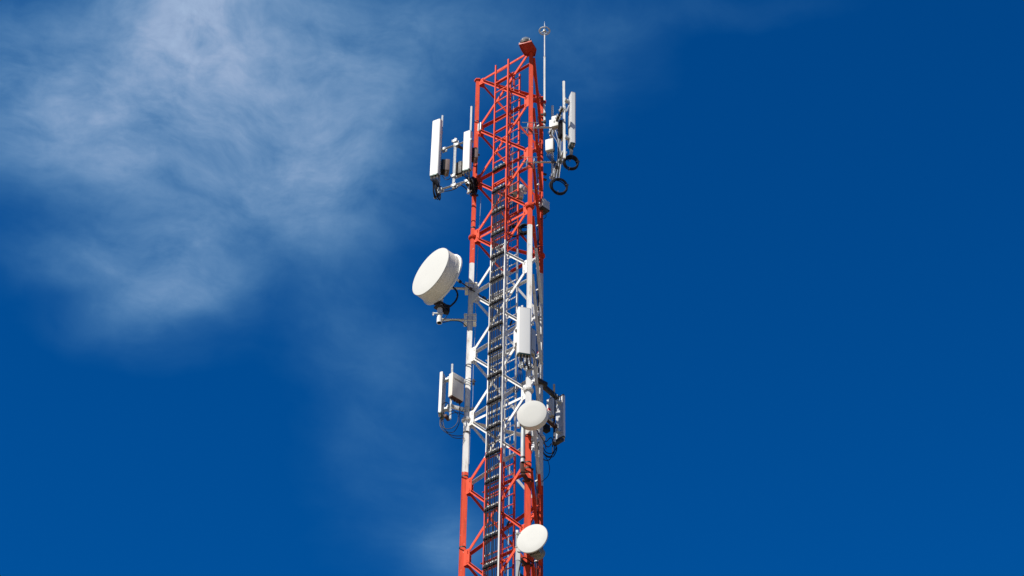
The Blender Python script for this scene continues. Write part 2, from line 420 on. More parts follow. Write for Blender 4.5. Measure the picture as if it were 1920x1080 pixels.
# ------------------------------------------------------------------ ladders
nAB = fnorm(0, 1); dAB = fdir(0, 1)
def on_ab(x, y, off): return Ppl(x, y, A+nAB*off, nAB)
def vert(bm, p, z0, z1, r=None, w=None, h=None, ax=None):
    a = V((p.x, p.y, z0)); b = V((p.x, p.y, z1))
    if r: cyl(bm, a, b, r, 12)
    else: box(bm, (a+b)/2, ax, ax.cross(Z), Z, w, h, abs(z1-z0), .004)
ZLOW = zn(9.2)
# cable ladder (outside the left-hand face)
cl_off = .16
pL = on_ab(920.7, 500, cl_off); pR = on_ab(946.3, 500, cl_off)
cab = thing('cable_ladder', 'narrow cable ladder bolted up the outside of the left tower face', 'cable ladder', (pL.x, pL.y, 0))
zLt = on_ab(928, 124, cl_off).z; zRt = on_ab(952.3, 112, cl_off).z
bm = NB(); vert(bm, pL, 0, zLt, w=.035, h=.045, ax=dAB); part('rail', bm, M_LAD, cab)
bm = NB(); vert(bm, pR, 0, zRt, w=.045, h=.05, ax=dAB); part('rail', bm, M_LAD, cab)
rung0 = None; zr = zLt-.35; rung_z = []
while zr > ZLOW: rung_z.append(zr); zr -= .405
for z_ in rung_z:
    if rung0 is None:
        bm = NB(); bar(bm, V((pL.x, pL.y, z_))+dAB*.012, V((pR.x, pR.y, z_))-dAB*.012, .026, .030); rung0 = part('rung', bm, M_LAD, cab)
    else: dup(rung0, z_-rung_z[0], cab)
# stand-off brackets to the tower face
for n in (0, 1, 2, 3, 4, 5, 6, 7, 8):
    bm = NB(); zb = zn(n)-.62
    for p in (pL, pR): bar(bm, V((p.x, p.y, zb)), V((p.x, p.y, zb))-nAB*(cl_off-.03), .03, .03)
    bar(bm, V((pL.x, pL.y, zb))-nAB*(cl_off-.04)-dAB*.1, V((pR.x, pR.y, zb))-nAB*(cl_off-.04)+dAB*.1, .04, .03)
    part('bracket', bm, M_LAD, cab)
# rows of cable clamps
zc_top = on_ab(936, 326, cl_off).z; crow = None; nc = 8
cz = [z_ for z_ in rung_z if z_ < zc_top+.2][::2]
cz = [cz[0]]+[z_ for z_ in cz[1:]]
for z_ in cz:
    if crow is None:
        bm = NB(); base = V((pL.x, pL.y, z_+.05))+nAB*.035; w_ = (pR-pL).length
        bar(bm, base+dAB*.0+Z*.0, base+dAB*w_*.87, .03, .05)
        for k in range(nc):
            o = base+dAB*(w_*(.12+.72*k/(nc-1))); box(bm, o+nAB*.03, dAB, nAB, Z, .040, .05+.012*(k % 2), .06+.015*((k*2) % 3), .006)
        crow = part('clamp_bar', bm, M_BLACK, cab); crow['label'] = 'black cable clamp row with white caps'
        bm = NB()
        for k in range(nc):
            o = base+dAB*(w_*(.12+.72*k/(nc-1))); cyl(bm, o+nAB*(.055+random.uniform(-.02, .012))+Z*.036, o+nAB*.062+Z*(.056+.012*(k % 3)), .0165, 8)
        tip0 = part('clamp_caps', bm, M_WTIP, crow)
    else:
        c = dup(crow, z_-cz[0], cab); t = tip0.copy(); col.objects.link(t); t.parent = c
# pale clips on the rungs between the clamp rows
tabs = None
for z_ in [q for q in rung_z if q < zc_top-.6][1::2]:
    if tabs is None:
        bm = NB(); w_ = (pR-pL).length
        for k in range(4):
            o = V((pL.x, pL.y, z_))+dAB*(w_*(.10+.145*k+random.uniform(-.02, .02)))+nAB*.02; box(bm, o, dAB, nAB, Z, .034, .03, .05, .006)
        tabs = part('cable_clips', bm, M_WTIP, cab); zt0 = z_
    else: dup(tabs, z_-zt0, cab)
# the feeder cables themselves
zf_top = on_ab(934, 362, cl_off).z
for k in range(nc):
    w_ = (pR-pL).length; o = V((pL.x, pL.y, 0))+dAB*(w_*(.12+.72*k/(nc-1)))+nAB*.066
    top = zf_top-random.uniform(-.12, .06)
    pts = [o+Z*(top+.05)-nAB*.06, o+Z*(top-.12)]
    zz = top-.7; j = 0
    while zz > .3:
        pts.append(o+Z*zz+dAB*random.uniform(-.011, .011)+nAB*random.uniform(-.008, .008)); zz -= .81
    bm = NB(); tube(bm, curve_pts(pts, 3), .0145 if k in (1, 2, 5) else .0105, 8)
    single('feeder_cable', bm, M_CABLE, 'black feeder cable running straight down the cable ladder in its clamps', 'cable', (o.x, o.y, 0), 'feeder cables on the cable ladder')
# white conduit beside the ladder's right rail
q = on_ab(935.4, 1000, cl_off+.05); zt_ = on_ab(939, 868, cl_off+.05).z
bm = NB(); vert(bm, q, 0, zt_, r=.018)
single('conduit', bm, M_WTIP, 'thin white conduit running down beside the right rail of the cable ladder', 'conduit', (q.x, q.y, 0))

# climbing ladder, inside the tower
ci = -.42
def on_cl(x, y): return Ppl(x, y, A+nAB*ci, nAB)
cL = on_cl(951.3, 500); cR = on_cl(970.0, 500)
lad = thing('climbing_ladder', 'climbing ladder with thin close-set rungs standing inside the tower', 'ladder', (cL.x, cL.y, 0))
zt1 = on_cl(975, 139).z
for p in (cL, cR):
    bm = NB(); vert(bm, p, 0, zt1, w=.04, h=.05, ax=dAB); part('rail', bm, M_LAD, lad)
r0_ = None; z_ = zt1-.12; zs = z_
while z_ > ZLOW:
    if r0_ is None:
        bm = NB(); bar(bm, V((cL.x, cL.y, z_))+dAB*.015, V((cR.x, cR.y, z_))-dAB*.015, .020, .024); r0_ = part('rung', bm, M_LAD, lad)
    else: dup(r0_, z_-zs, lad)
    z_ -= .30
m_ = (cL+cR)/2+nAB*.06
bm = NB(); bar(bm, V((m_.x, m_.y, zt1-.25)), V((m_.x, m_.y, zt1+.0)), .04, .03); bar(bm, V((m_.x, m_.y, zt1-.1)), V((m_.x, m_.y, zt1-.42)), .06, .06)
part('line_anchor', bm, M_RED, lad)
bm = NB(); cyl(bm, V((m_.x, m_.y, 0)), V((m_.x, m_.y, zt1-.4)), .004, 6)
part('safety_line', bm, M_PIPE, lad)

# pale inner conduit seen behind the ladder low down
q = P(954.5, 930, 40.9); bm = NB(); vert(bm, q, 0, P(957, 792, 40.9).z, r=.015)
single('conduit', bm, M_GCAB, 'pale grey conduit rising behind the climbing ladder inside the tower', 'conduit', (q.x, q.y, 0))
# thin earthing wire hanging beside the left leg
bm = NB(); pts = [P(902, 368, 40.3), P(900, 405, 40.4), P(898.5, 428, 40.55), P(893, 530, 40.6), P(891, 610, 40.6), P(887.5, 690, 40.5), P(886.5, 748, 40.5), P(882.5, 790, 40.5), P(879.5, 870, 40.5)]
tube(bm, curve_pts(pts, 4), .006, 6); single('earth_wire', bm, M_GCAB, 'very thin pale earthing wire hanging down just right of the left leg', 'wire', pts[-1])
# cable with clips up the far right leg
bm = NB(); q = C+V((-.10, -.075, 0)); vert(bm, q, 0, zn(.4), r=.014)
q2 = C+V((-.06, -.11, 0)); vert(bm, q2, 0, zn(2.2), r=.017)
o = thing('riser_cable', 'dark cable pair clipped up the near side of the far right leg', 'cable', (q.x, q.y, 0)); part('cable', bm, M_CABLE, o)
c0 = None
for n in range(0, 22):
    z_ = zn(.6+.38*n)
    if c0 is None:
        bm = NB(); box(bm, V((q.x+.02, q.y-.02, z_)), hv(1, -.8), hv(.8, 1), Z, .09, .05, .035, .005); c0 = part('clip', bm, M_WTIP, o); z00 = z_
    else: dup(c0, z_-z00, o)

# ------------------------------------------------------------------ beacon and lightning rod
pb = Pz(986.2, 86, zt+.02)
o = thing('aviation_beacon', 'domed grey glass beacon standing on the red plate at the tower top', 'beacon', pb)
bm = NB(); lathe(bm, pb, Z, [(0, 0), (0, .19), (.05, .19), (.06, .185), (.10, .185)], 32); part('base', bm, M_DARK, o)
bm = NB(); lathe(bm, pb+Z*.10, Z, [(0, .18)]+[(.21*math.sin(t), .18*math.cos(t)) for t in [R(a) for a in range(10, 90, 10)]]+[(.21, 0)], 32); part('glass_dome', bm, M_GLASS, o)
bm = NB()
for t in range(0, 360, 60): bar(bm, pb+V((math.cos(R(t))*.192, math.sin(R(t))*.192, .05)), pb+V((math.cos(R(t))*.192, math.sin(R(t))*.192, .14)), .02, .012)
part('clips', bm, M_PIPE, o)

YR = C.y-.10
rb = P(1020.7, 236, YR); rx = rb.x
def rp(y): return V((rb.x, rb.y, P(1021, y, YR).z))
o = thing('lightning_rod', 'slim white lightning rod with a small ring near its tip', 'lightning rod', rb)
bm = NB(); cyl(bm, rp(236), rp(107), .027, 14); part('lower_pole', bm, M_WPIPE, o)
bm = NB(); tube(bm, [rp(107), rp(60)], .016, 12); cyl(bm, rp(109), rp(106), .03, 12); part('upper_pole', bm, M_WPIPE, o)
bm = NB(); tube(bm, [rp(62), rp(47), rp(40)], .01, 10, radii=[.014, .012, .002]); part('spike', bm, M_GALV, o)
zc = rp(58)
bm = NB(); torus(bm, zc, Z, .165, .017, 40); torus(bm, zc+Z*.02, Z, .135, .009, 40)
for t in (30, 150, 270): bar(bm, zc, zc+V((math.cos(R(t)), math.sin(R(t)), 0))*.165, .02, .012)
part('ring', bm, M_GALV, o)
bm = NB(); lathe(bm, zc, Z, [(-.05, 0), (-.04, .05), (.02, .05), (.05, 0)], 16); part('hub', bm, M_GALV, o)
for y in (192, 215, 229):
    bm = NB(); p = rp(y); bar(bm, p+V((-.14, 0, 0)), p+V((.04, 0, 0)), .05, .06); bar(bm, p+V((-.02, -.05, -.03)), p+V((.05, -.05, -.03)), .05, .09); part('clamp', bm, M_DARK if y > 200 else M_RED, o)

def leg_band(parent, i, z, m=None, h=.06):
    r = leg_r((Z_TOP-z)/P_N); bm = NB(); lathe(bm, LEG[i]+Z*z, Z, [(-h/2, r+.001), (-h/2, r+.014), (h/2, r+.014), (h/2, r+.001)], 28)
    for s_ in (-1, 1): bar(bm, LEG[i]+V((s_*(r+.005), 0, z)), LEG[i]+V((s_*(r+.055), 0, z)), .03, h*.9); cyl(bm, LEG[i]+V((s_*(r+.035), -.05, z)), LEG[i]+V((s_*(r+.035), .05, z)), .010, 6)
    part('leg_clamp', bm, m or M_DARK, parent)
# ------------------------------------------------------------------ equipment builders
def rounded_section(w, d, r, n=5):
    """half-rounded radome section; x across, y from the back (0) to the front (d)"""
    pts = [(-w/2, 0)]
    for (cx, cy, a0, a1) in ((-w/2+r, d-r, 180, 90), (w/2-r, d-r, 90, 0)):
        for k in range(n+1):
            a = R(a0+(a1-a0)*k/n); pts.append((cx+r*math.cos(a), cy+r*math.sin(a)))
    pts.append((w/2, 0)); return pts
def prism(bm, sec, o, ax, ay, z0, z1, smooth=True):
    lo = [bm.verts.new(o+ax*x+ay*y+Z*z0) for x, y in sec]; hi = [bm.verts.new(o+ax*x+ay*y+Z*z1) for x, y in sec]; k = len(sec)
    for q in range(k):
        f = bm.faces.new((lo[q], lo[(q+1) % k], hi[(q+1) % k], hi[q]))
        f.smooth = False
    bm.faces.new(lo[::-1]); bm.faces.new(hi)
def panel_antenna(pos, n, w, d, h, label, conns=6, body=None, group=None, back=True, cols=2, tilt=0):
    """pos: bottom centre of the front face; n: facing direction"""
    n = n.normalized(); s = n.cross(Z)      # s: to the antenna's own side
    o = thing('panel_antenna', label, 'antenna', pos, group)
    b0 = pos-n*d
    bm = NB(); prism(bm, rounded_section(w, d, min(.045, d*.42)), b0, s, n, .03, h-.015)
    for v in bm.verts: v.co += n*(tilt*(v.co.z-pos.z))
    part('radome', bm, body or M_WHITE, o)
    bm = NB(); prism(bm, rounded_section(w*1.015, d*1.01, min(.045, d*.42)), b0-n*.001, s, n, h-.0149, h); 
    for v in bm.verts: v.co += n*(tilt*(v.co.z-pos.z))
    part('top_cap', bm, M_GREYBOX, o)
    bm = NB(); prism(bm, rounded_section(w*.97, d*.95, min(.04, d*.4)), b0+n*.002, s, n, 0, .0299); part('bottom_plate', bm, M_TEAL, o)
    if back:
        bm = NB(); box(bm, b0-n*.007+Z*h/2, s, n, Z, w*.86, .012, h*.96, .003)
        for v in bm.verts: v.co += n*(tilt*(v.co.z-pos.z))
        part('back_plate', bm, M_BACK, o)
    per = (conns+cols-1)//cols
    for k in range(conns):
        c = b0+n*(d*(.28+.42*(k % cols)/(max(cols-1, 1))))+s*(w*(-.36+.72*(k//cols)/max(per-1, 1)))
        bm = NB(); cyl(bm, c-Z*.001, c-Z*.045, .017, 10); cyl(bm, c-Z*.0455, c-Z*.10, .012, 8); part('connector', bm, M_BRASS, o)
    for z_ in (h*.14, h*.86):
        bm = NB(); c = b0-n*.06+Z*z_; box(bm, c, s, n, Z, .12, .10, .06, .004); box(bm, c-n*.07, s, n, Z, .16, .03, .09, .004)
        part('bracket', bm, M_GALV, o)
    return o, b0
def radio_unit(c, n, w, d, h, label, cover=None, fins=9, group=None, plain=False):
    """c: centre; n: direction its cover faces; fins on the other side"""
    n = n.normalized(); s = n.cross(Z)
    o = thing('radio_unit', label, 'radio unit', c-Z*h/2, group)
    bm = NB(); box(bm, c+n*(d*.22), s, n, Z, w, d*.5, h, .02); part('cover', bm, cover or M_GREYBOX, o)
    bm = NB()
    box(bm, c-n*(d*.09), s, n, Z, w*.92, d*.11, h*.93)
    for k in range(fins):
        x = w*.86*(k/(fins-1)-.5); box(bm, c-n*(d*.32)+s*x, s, n, Z, w*.035, d*.34, h*.9)
    part('heatsink', bm, M_FIN, o)
    for k in range(4):
        x = w*.6*(k/3-.5); p = c+n*(d*.1)+s*x-Z*h/2; bm = NB(); cyl(bm, p, p-Z*.04, .02, 10); cyl(bm, p-Z*.0405, p-Z*.09, .013, 8); part('connector', bm, M_BRASS, o)
    bm = NB(); p = c+n*(d*.2)+Z*(h/2+.001)
    torus(bm, p, s.cross(Z), w*.22, .012, 12, 6, a0=0, a1=math.pi); part('handle', bm, M_FIN, o)
    return o
def ubolt_clamp(parent, c, n, w=.13, m=None):
    """pair of plates and threaded rods round a pipe"""
    n = n.normalized(); s = n.cross(Z); bm = NB()
    for k in (-1, 1):
        box(bm, c+n*.052*k, s, n, Z, w, .018, .085, .003)
        for z_ in (-.022, .022): cyl(bm, c+s*(w*.38*k)+Z*z_-n*.085, c+s*(w*.38*k)+Z*z_+n*.085, .008, 6)
    part('clamp', bm, m or M_GALV, parent)
def cable(pts, r, label, m=None, group=None, name='jumper_cable', n=7, cat='cable'):
    pts = [V(p) for p in pts]; bm = NB(); tube(bm, curve_pts(pts, n), r, 8)
    return single(name, bm, m or M_BLACK, label, cat, pts[-1], group)
def coil(c, ax, r, label, turns=6, rr=.017, sx=1.0, name='cable_coil', ties=3):
    ax = ax.normalized(); o = thing(name, label, 'cable coil', c-Z*r)
    bm = NB()
    for k in range(turns):
        t = axes(ax); j = t[1]*random.uniform(-.024, .024)+t[2]*random.uniform(-.024, .024)
        a2 = (ax+V((random.uniform(-.2, .2), random.uniform(-.12, .12), random.uniform(-.2, .2)))).normalized()
        torus(bm, c+ax*(.013*(k-(turns-1)/2))+j, a2, r*random.uniform(.84, 1.10), rr*.8, 40, 8, sx)
    part('loops', bm, M_BLACK, o)
    for k in range(ties):
        bm = NB(); t = R(360*k/ties+40); d, a, b = axes(ax); p = c+(a*math.cos(t)*sx+b*math.sin(t))*r
        torus(bm, p, (b*math.cos(t)-a*math.sin(t)), .056, .008, 14, 6); part('cable_tie', bm, M_DARK, o)
    return o

# ------------------------------------------------------------------ upper left sector (on the left leg)
nL = hv(-.46, -.89); sL = hv(.89, -.46)
YC = 40.22
mt = thing('antenna_mount', 'galvanised pipe frame holding two white panels left of the red leg', 'antenna mount', P(849, 353, YC))
def vpipe(parent, x0, y0, x1, y1, Y, r, m=M_GALV, name='pipe'):
    a = P(x0, y0, Y); b = P(x1, y1, Y); x = (a.x+b.x)/2; bm = NB()
    cyl(bm, V((x, Y, a.z)), V((x, Y, b.z)), r, 16); part(name, bm, m, parent); return V((x, Y, 0)), a.z, b.z
pc, zt_, zb_ = vpipe(mt, 855, 260, 849, 353, YC, .038)
p1, _, _ = vpipe(mt, 830.5, 217, 821.5, 362, 40.48, .026)
p2, _, _ = vpipe(mt, 885.2, 200, 876.8, 363, 40.14, .027, M_WPIPE)
for (y, yl, yr, xl, xr) in ((346, 357, 338, 822, 880), (270, 281, 262, 828, 884)):
    z_ = P(852, y, YC-.06).z; bm = NB()
    a = Pz(xl, yl, z_); b = Pz(xr, yr, z_); cyl(bm, a, b, .030, 14); part('crossbar', bm, M_GALV, mt)
    for t in (.06, .5, .93): ubolt_clamp(mt, a.lerp(b, t)-nL*.03, nL, .15)
    c0_ = a.lerp(b, .55 if y < 300 else .9)-Z*.07; e_ = V((A.x, A.y, z_-.07)); bm = NB(); bar(bm, c0_, e_-(e_-c0_).normalized()*.075, .06, .06); part('standoff_arm', bm, M_DARK, mt)
    leg_band(mt, 0, e_.z)
ubolt_clamp(mt, pc+Z*(zt_-.12), nL, .16); ubolt_clamp(mt, pc+Z*(zb_+.45), nL, .14)
panel_antenna(P(812.6, 328, 40.30), nL, .275, .13, 2.20, 'tall white panel antenna, outermost on the left pipe frame', 6)
panel_antenna(P(872.8, 318.5, 40.0), nL, .235, .12, 1.53, 'shorter white panel antenna against the upper left red leg', 6)
nr = hv(.75, -.65)
radio_unit(P(834.5, 314, 40.52), hv(.99, .15), .28, .25, .43, 'black finned radio tucked behind the tall outer left panel', M_TAN)
radio_unit(P(888.5, 291, 40.22), hv(.99, .12), .26, .24, .40, 'black finned radio behind the shorter panel near the left leg', M_TAN)
radio_unit(P(862, 318, 40.36), hv(-.5, -.9), .22, .20, .46, 'small dark radio strapped to the middle pipe of the left frame', M_FIN)
coil(P(818.5, 355, 40.36), hv(.93, -.36), .34, 'black cable coil hanging below the tall left panel', 7, .018, .55)
coil(P(888, 349, 40.32), hv(.95, -.2), .27, 'fat black cable coil strapped to the left leg under the short panel', 8, .022, .6)
for k in range(6):
    a = P(808+2.6*k, 331-.4*k, 40.1); cable([a-Z*.02, a-Z*.12, P(814+1.5*k, 343+k, 40.15), P(822+1.2*k, 350, 40.2)], .011, 'thin black jumper dropping from the tall left panel into its coil', group='jumpers under the tall left panel')
for k in range(5):
    a = P(868+2.8*k, 321-.8*k, 39.8); cable([a-Z*.02, a-Z*.14, P(876+1.6*k, 336, 39.95), P(882+1.5*k, 345, 40.1)], .010, 'thin black jumper dropping from the short left panel towards the leg', group='jumpers under the short left panel')
cable([P(829, 352, 40.15), P(833, 358, 40.15), P(845, 357, 40.0), P(855, 353, 39.95), P(862, 347, 39.95), P(872, 352, 40.1), P(880, 362, 40.3)], .014, 'black jumper sagging along the lower crossbar of the left frame')
cable([P(829, 330, 40.2), P(836, 337, 40.2), P(844, 334, 40.1), P(847, 325, 40.1)], .010, 'small black jumper loop between the outer left radio and the frame')
for (x, y) in ((876, 363), (859, 349)):
    p = P(x, y, 39.9); bm = NB(); cyl(bm, p, p+V((.07, -.02, .05)), .026, 10); cyl(bm, p+V((.072, -.02, .052)), p+V((.12, -.03, .09)), .016, 8)
    single('surge_arrestor', bm, M_GALV, 'stubby silver arrestor at the foot of the left frame by the ' + ('leg' if x > 870 else 'middle pipe'), 'arrestor', p)
# white tag plate on the left leg's first gusset
p = A+dAB*.16+Z*zn(1.0)+nAB*.05; bm = NB(); box(bm, p, dAB, nAB, Z, .12, .03, .30, .005); single('junction_plate', bm, M_WTIP, 'small white plate fixed on the top left red gusset', 'plate', p-Z*.15)

# ------------------------------------------------------------------ upper right sector (on the near leg)
Ym = B.y+.02
mr_ = thing('antenna_mount', 'galvanised arms and pipes holding the tall panel right of the red leg', 'antenna mount', P(1046, 312, Ym))
nRt = hv(.95, .29)
for (ya, near, far) in ((239, (1055, 203), (1033, 250)), (304, (1058, 286), (1035, 335))):
    a = P(1004, ya, B.y-.02); z_ = a.z; bm = NB(); cyl(bm, a, Pz(1046, ya+.5, z_), .030, 14); part('standoff_arm', bm, M_GALV, mr_)
    p = V((B.x, B.y, z_)); bm = NB()
    for s_ in (-1, 1):
        box(bm, p+hv(1, .1)*.09*s_, hv(1, .1), hv(-.1, 1), Z, .02, .26, .10, .003)
        for zz in (-.10, .10): cyl(bm, p+V((-.24, .11*s_, zz)), p+V((.20, .11*s_, zz)), .010, 6)
    part('leg_clamp', bm, M_GALV, mr_)
    a = Pz(*near, z_+.0); b = Pz(*far, z_+.0); bm = NB(); cyl(bm, a, b, .032, 14); part('crossbar', bm, M_GALV if ya > 250 else M_DARK, mr_)
    for t in (.05, .35, .6, .93): ubolt_clamp(mr_, a.lerp(b, t), nRt, .15)
zlo = P(1004, 304, B.y-.02).z
nearp = Pz(1058, 286, zlo); farp = Pz(1036, 332, zlo); midp = nearp.lerp(farp, .45)
def vp2(parent, p, y0, y1, r, m): 
    bm = NB(); za = P(1050, y0, p.y).z; zb = P(1050, y1, p.y).z; cyl(bm, V((p.x, p.y, za)), V((p.x, p.y, zb)), r, 16); part('pipe', bm, m, parent)
vp2(mr_, nearp, 153, 297, .036, M_WPIPE); vp2(mr_, farp, 199, 338, .034, M_WPIPE); vp2(mr_, midp, 232, 318, .034, M_GALV)
ap = P(1073.2, 274.8, nearp.y+.06)
panel_antenna(ap+nRt*.06, nRt, .27, .14, 2.02, 'tall white panel antenna seen edge-on, furthest right at the tower top', 4, tilt=.012)
bm = NB(); z_ = P(1060, 196, nearp.y).z; a = V((nearp.x, nearp.y, z_)); e = V((ap.x, ap.y, z_))-nRt*.09
bar(bm, a, a.lerp(e, .5)-Z*.26, .05, .03); bar(bm, a.lerp(e, .5)-Z*.26, e, .05, .03); part('tilt_bracket', bm, M_GALV, mr_)
radio_unit(P(1042, 230, 39.05), hv(-.35, -.93), .20, .18, .40, 'light grey radio box high on the right pipe frame', M_GREYBOX)
radio_unit(P(1031.5, 274, 39.05), hv(-.35, -.93), .23, .18, .42, 'light grey radio box low on the right pipe frame', M_GREYBOX)
radio_unit(P(1053.5, 243, 38.98), hv(.9, .3), .22, .16, .62, 'dark slim radio clamped to the tall pipe behind the right panel', M_FIN)
p = P(1034, 243, 39.5); bm = NB(); box(bm, p, hv(.9, -.3), hv(.3, .9), Z, .08, .16, .62, .01); single('filter_box', bm, M_WHITE, 'narrow white filter box beside the upper right radio', 'filter box', p-Z*.31)
coil(P(1070.5, 305.5, 38.95), V((.22, -.90, -.22)), .20, 'black cable coil hanging under the tall right panel', 8, .017, 1.0)
coil(P(1048.5, 349, 39.3), V((.25, -.90, -.2)), .225, 'black cable coil hanging lowest on the right pipe frame', 8, .017, 1.0)
for k in range(4):
    a = P(1069+1.6*k, 277, 38.92); cable([a-Z*.03, a-Z*.15, P(1068+1.4*k, 293, 38.9), P(1062+2*k, 300+k, 38.9)], .010, 'thin dark jumper dropping from the tall right panel into its coil', group='jumpers under the tall right panel')
for k in range(5):
    a = P(1036+2.6*k, 243, 39.05); cable([a, a-Z*.2+V((.02*k, 0, 0)), P(1046+1.4*k, 270+2*k, 39.1), P(1045+1.8*k, 300, 39.15), P(1038+2.5*k, 332+k, 39.25)], .011, 'black jumper threading down through the right pipe frame', group='jumpers in the right frame', m=M_BLACK if k % 2 else M_GCAB)
for k in range(4):
    a = P(1026+3*k, 288, 39.05); cable([a, a-Z*.1, P(1034+2.2*k, 303, 39.1), P(1042+2*k, 318, 39.2), P(1046+k, 332, 39.25)], .011, 'black jumper running from the lower right radio to the hanging coil', group='jumpers of the lower right radio')

# ------------------------------------------------------------------ behind the tower top: third sector
o = thing('antenna_mount', 'white pipe and stub arms behind the ladder in the upper red section', 'antenna mount', P(960, 352, 41.5))
vpipe(o, 960.3, 284, 959.6, 362, 41.5, .034, M_WPIPE)
a = P(959, 352, 41.5); bm = NB(); cyl(bm, a, Pz(1012, 359, a.z), .03, 12); part('crossbar', bm, M_GALV, o)
for y in (323, 333):
    a = P(1009, y, C.y+.05); bm = NB(); bar(bm, a, a+V((.24, .10, 0)), .07, .035); part('stub_arm', bm, M_DARK, o)
radio_unit(P(967, 359, 41.7), hv(.8, -.6), .34, .22, .42, 'grey radio box behind the ladder just under the white pipe', M_PIPE)
radio_unit(P(976.5, 361, 41.7), hv(.3, -.9), .12, .2, .48, 'narrow pale radio between the ladder and the near red leg', M_CREAM)
for y0, x0 in ((362, 985),):
    p = P(x0, y0, 41.3); bm = NB(); cyl(bm, p, p+Z*.2, .05, 12); cyl(bm, p+Z*.201, p+Z*.26, .03, 10); single('white_canister', bm, M_WTIP, 'little white canister hanging between the ladder and the near leg', 'canister', p)
coil(P(964, 434, 40.9), V((.2, -.95, -.1)), .17, 'black cable coil inside the tower where red turns white', 7, .016)
coil(P(984, 430, 40.9), V((-.2, -.95, -.1)), .15, 'black cable coil nearest the near leg in the lower red lattice', 8, .018)
for k in range(6):
    x = 951+3.3*k; cable([P(x, 372, 41.3), P(x+1.5, 385, 41.2), P(x-1+.6*k, 402, 41.0), P(x+2, 415+2*k, 40.95)], .017, 'thick black cable hanging behind the ladder in the upper red lattice', group='cables behind the ladder')
for (x, y) in ((953, 378), (957, 374), (955, 383)):
    p = P(x, y, 40.35); bm = NB(); cyl(bm, p, p+V((.06, -.02, .02)), .027, 10); single('cable_gland', bm, M_WTIP, 'white cable gland beside the cable ladder in the upper red lattice', 'gland', p, 'white glands')
# box on the far leg
c = P(1018.5, 386, C.y+.02); ax_ = hv(.72, .69); ay_ = hv(-.69, .72)
o = thing('equipment_box', 'pale box with a dark underside on the far leg, upper red section', 'equipment box', c-Z*.2)
bm = NB(); box(bm, c, ax_, ay_, Z, .28, .24, .31, .015); part('housing', bm, M_GREYBOX, o)
bm = NB(); box(bm, c-Z*.183, ax_, ay_, Z, .28, .24, .045, .006); part('base', bm, M_DARK, o)
bm = NB(); bar(bm, c-ay_*.05-Z*.1, V((C.x, C.y, c.z-.1)), .05, .05); part('bracket', bm, M_DARK, o)
cable([c-Z*.2+ax_*.1, c-Z*.35+ax_*.11, c-Z*.5, c-Z*.62-ax_*.16], .009, 'thin dark cable looping down from the pale box on the far leg')

# ------------------------------------------------------------------ big shrouded dish
nd = V((-.747, -.657, .098)).normalized(); YP = A.y
pd = P(824.5, 590, YP)
dm = thing('dish_mount', 'white pipe and two arms carrying the big dish off the left leg', 'dish mount', P(824, 606, YP))
za, zb2 = P(826, 540, YP).z, P(824, 605.5, YP).z
bm = NB(); lathe(bm, V((pd.x, YP, zb2)), Z, [(.08, 0), (.08, .055), (0, .058), (0, .073), (za-zb2+.3, .073), (za-zb2+.3, 0)], 24); part('pipe', bm, M_WPIPE, dm)
bm = NB(); lathe(bm, V((pd.x, YP, zb2)), Z, [(.06, 0), (.06, .054), (.003, .056)], 24); part('pipe_bore', bm, M_DARK, dm)
for y, in ((541,), (600,)):
    z_ = P(870, y, YP).z; q = V((A.x, A.y, z_))
    bm = NB(); cyl(bm, V((pd.x, YP, z_)), q-V((.12, 0, 0)), .042, 16); part('arm', bm, M_WPIPE, dm)
    bm = NB(); 
    for s_ in (-1, 1): box(bm, q+V((.12*s_, 0, 0)), V((1, 0, 0)), V((0, 1, 0)), Z, .085, .20, .30, .008)
    for s_ in (-1, 1):
        for zz in (-.09, .09): cyl(bm, q+V((-.17, .105*s_, zz)), q+V((.17, .105*s_, zz)), .012, 8)
    part('leg_clamp', bm, M_BARREL, dm)
bm = NB(); q = V((A.x, A.y, P(870, 541, YP).z-.10)); box(bm, q+dAB*.12-Z*.18, dAB, nAB, Z, .14, .03, .42, .004); part('shim_plate', bm, M_WPIPE, dm)
bm = NB(); c = V((pd.x, YP, P(824, 578, YP).z))+hv(-.2, -1)*.02; box(bm, c, hv(.745, .667), hv(-.667, .745), Z, .25, .21, .05, .004); box(bm, c+Z*.12, hv(.745, .667), hv(-.667, .745), Z, .25, .21, .05, .004); part('pipe_clamp', bm, M_DARK, dm)
bm = NB(); c = V((pd.x, YP, P(824, 592, YP).z)); bar(bm, c+V((-.16, -.07, .02)), c+V((.1, -.08, .02)), .04, .03); cyl(bm, c+V((-.17, -.07, .05)), c+V((-.17, -.07, -.05)), .02, 8); part('adjuster', bm, M_GALV, dm)
fc = P(806.8, 508.9, 40.10)
dish = thing('microwave_dish', 'large white drum dish jutting out left of the tower', 'dish', fc-Z*.73)
rd = .735
bm = NB(); lathe(bm, fc, -nd, [(-.018, 0), (-.016, rd*.5), (-.006, rd*.96), (0, rd), (.02, rd+.006)], 96); part('radome', bm, M_DISH, dish)
bm = NB(); lathe(bm, fc, -nd, [(.0201, rd+.004), (.024, rd-.001), (.27, rd+.002), (.272, rd+.006), (.285, rd+.006), (.287, rd+.002), (.40, rd+.004)], 96)
for t in range(0, 360, 30):
    d_, a_, b_ = axes(-nd); w_ = a_*math.cos(R(t))+b_*math.sin(R(t))
    for s_ in (.05, .35): cyl(bm, fc-nd*s_+w_*(rd-.004), fc-nd*s_+w_*(rd+.012), .010, 6)
shr = part('shroud', bm, M_BARREL, dish)
bm = NB(); lathe(bm, fc, -nd, [(.4001, rd+.002), (.40, rd+.048), (.44, rd+.052), (.445, rd+.03)], 96); part('rim', bm, M_WHITE, shr)
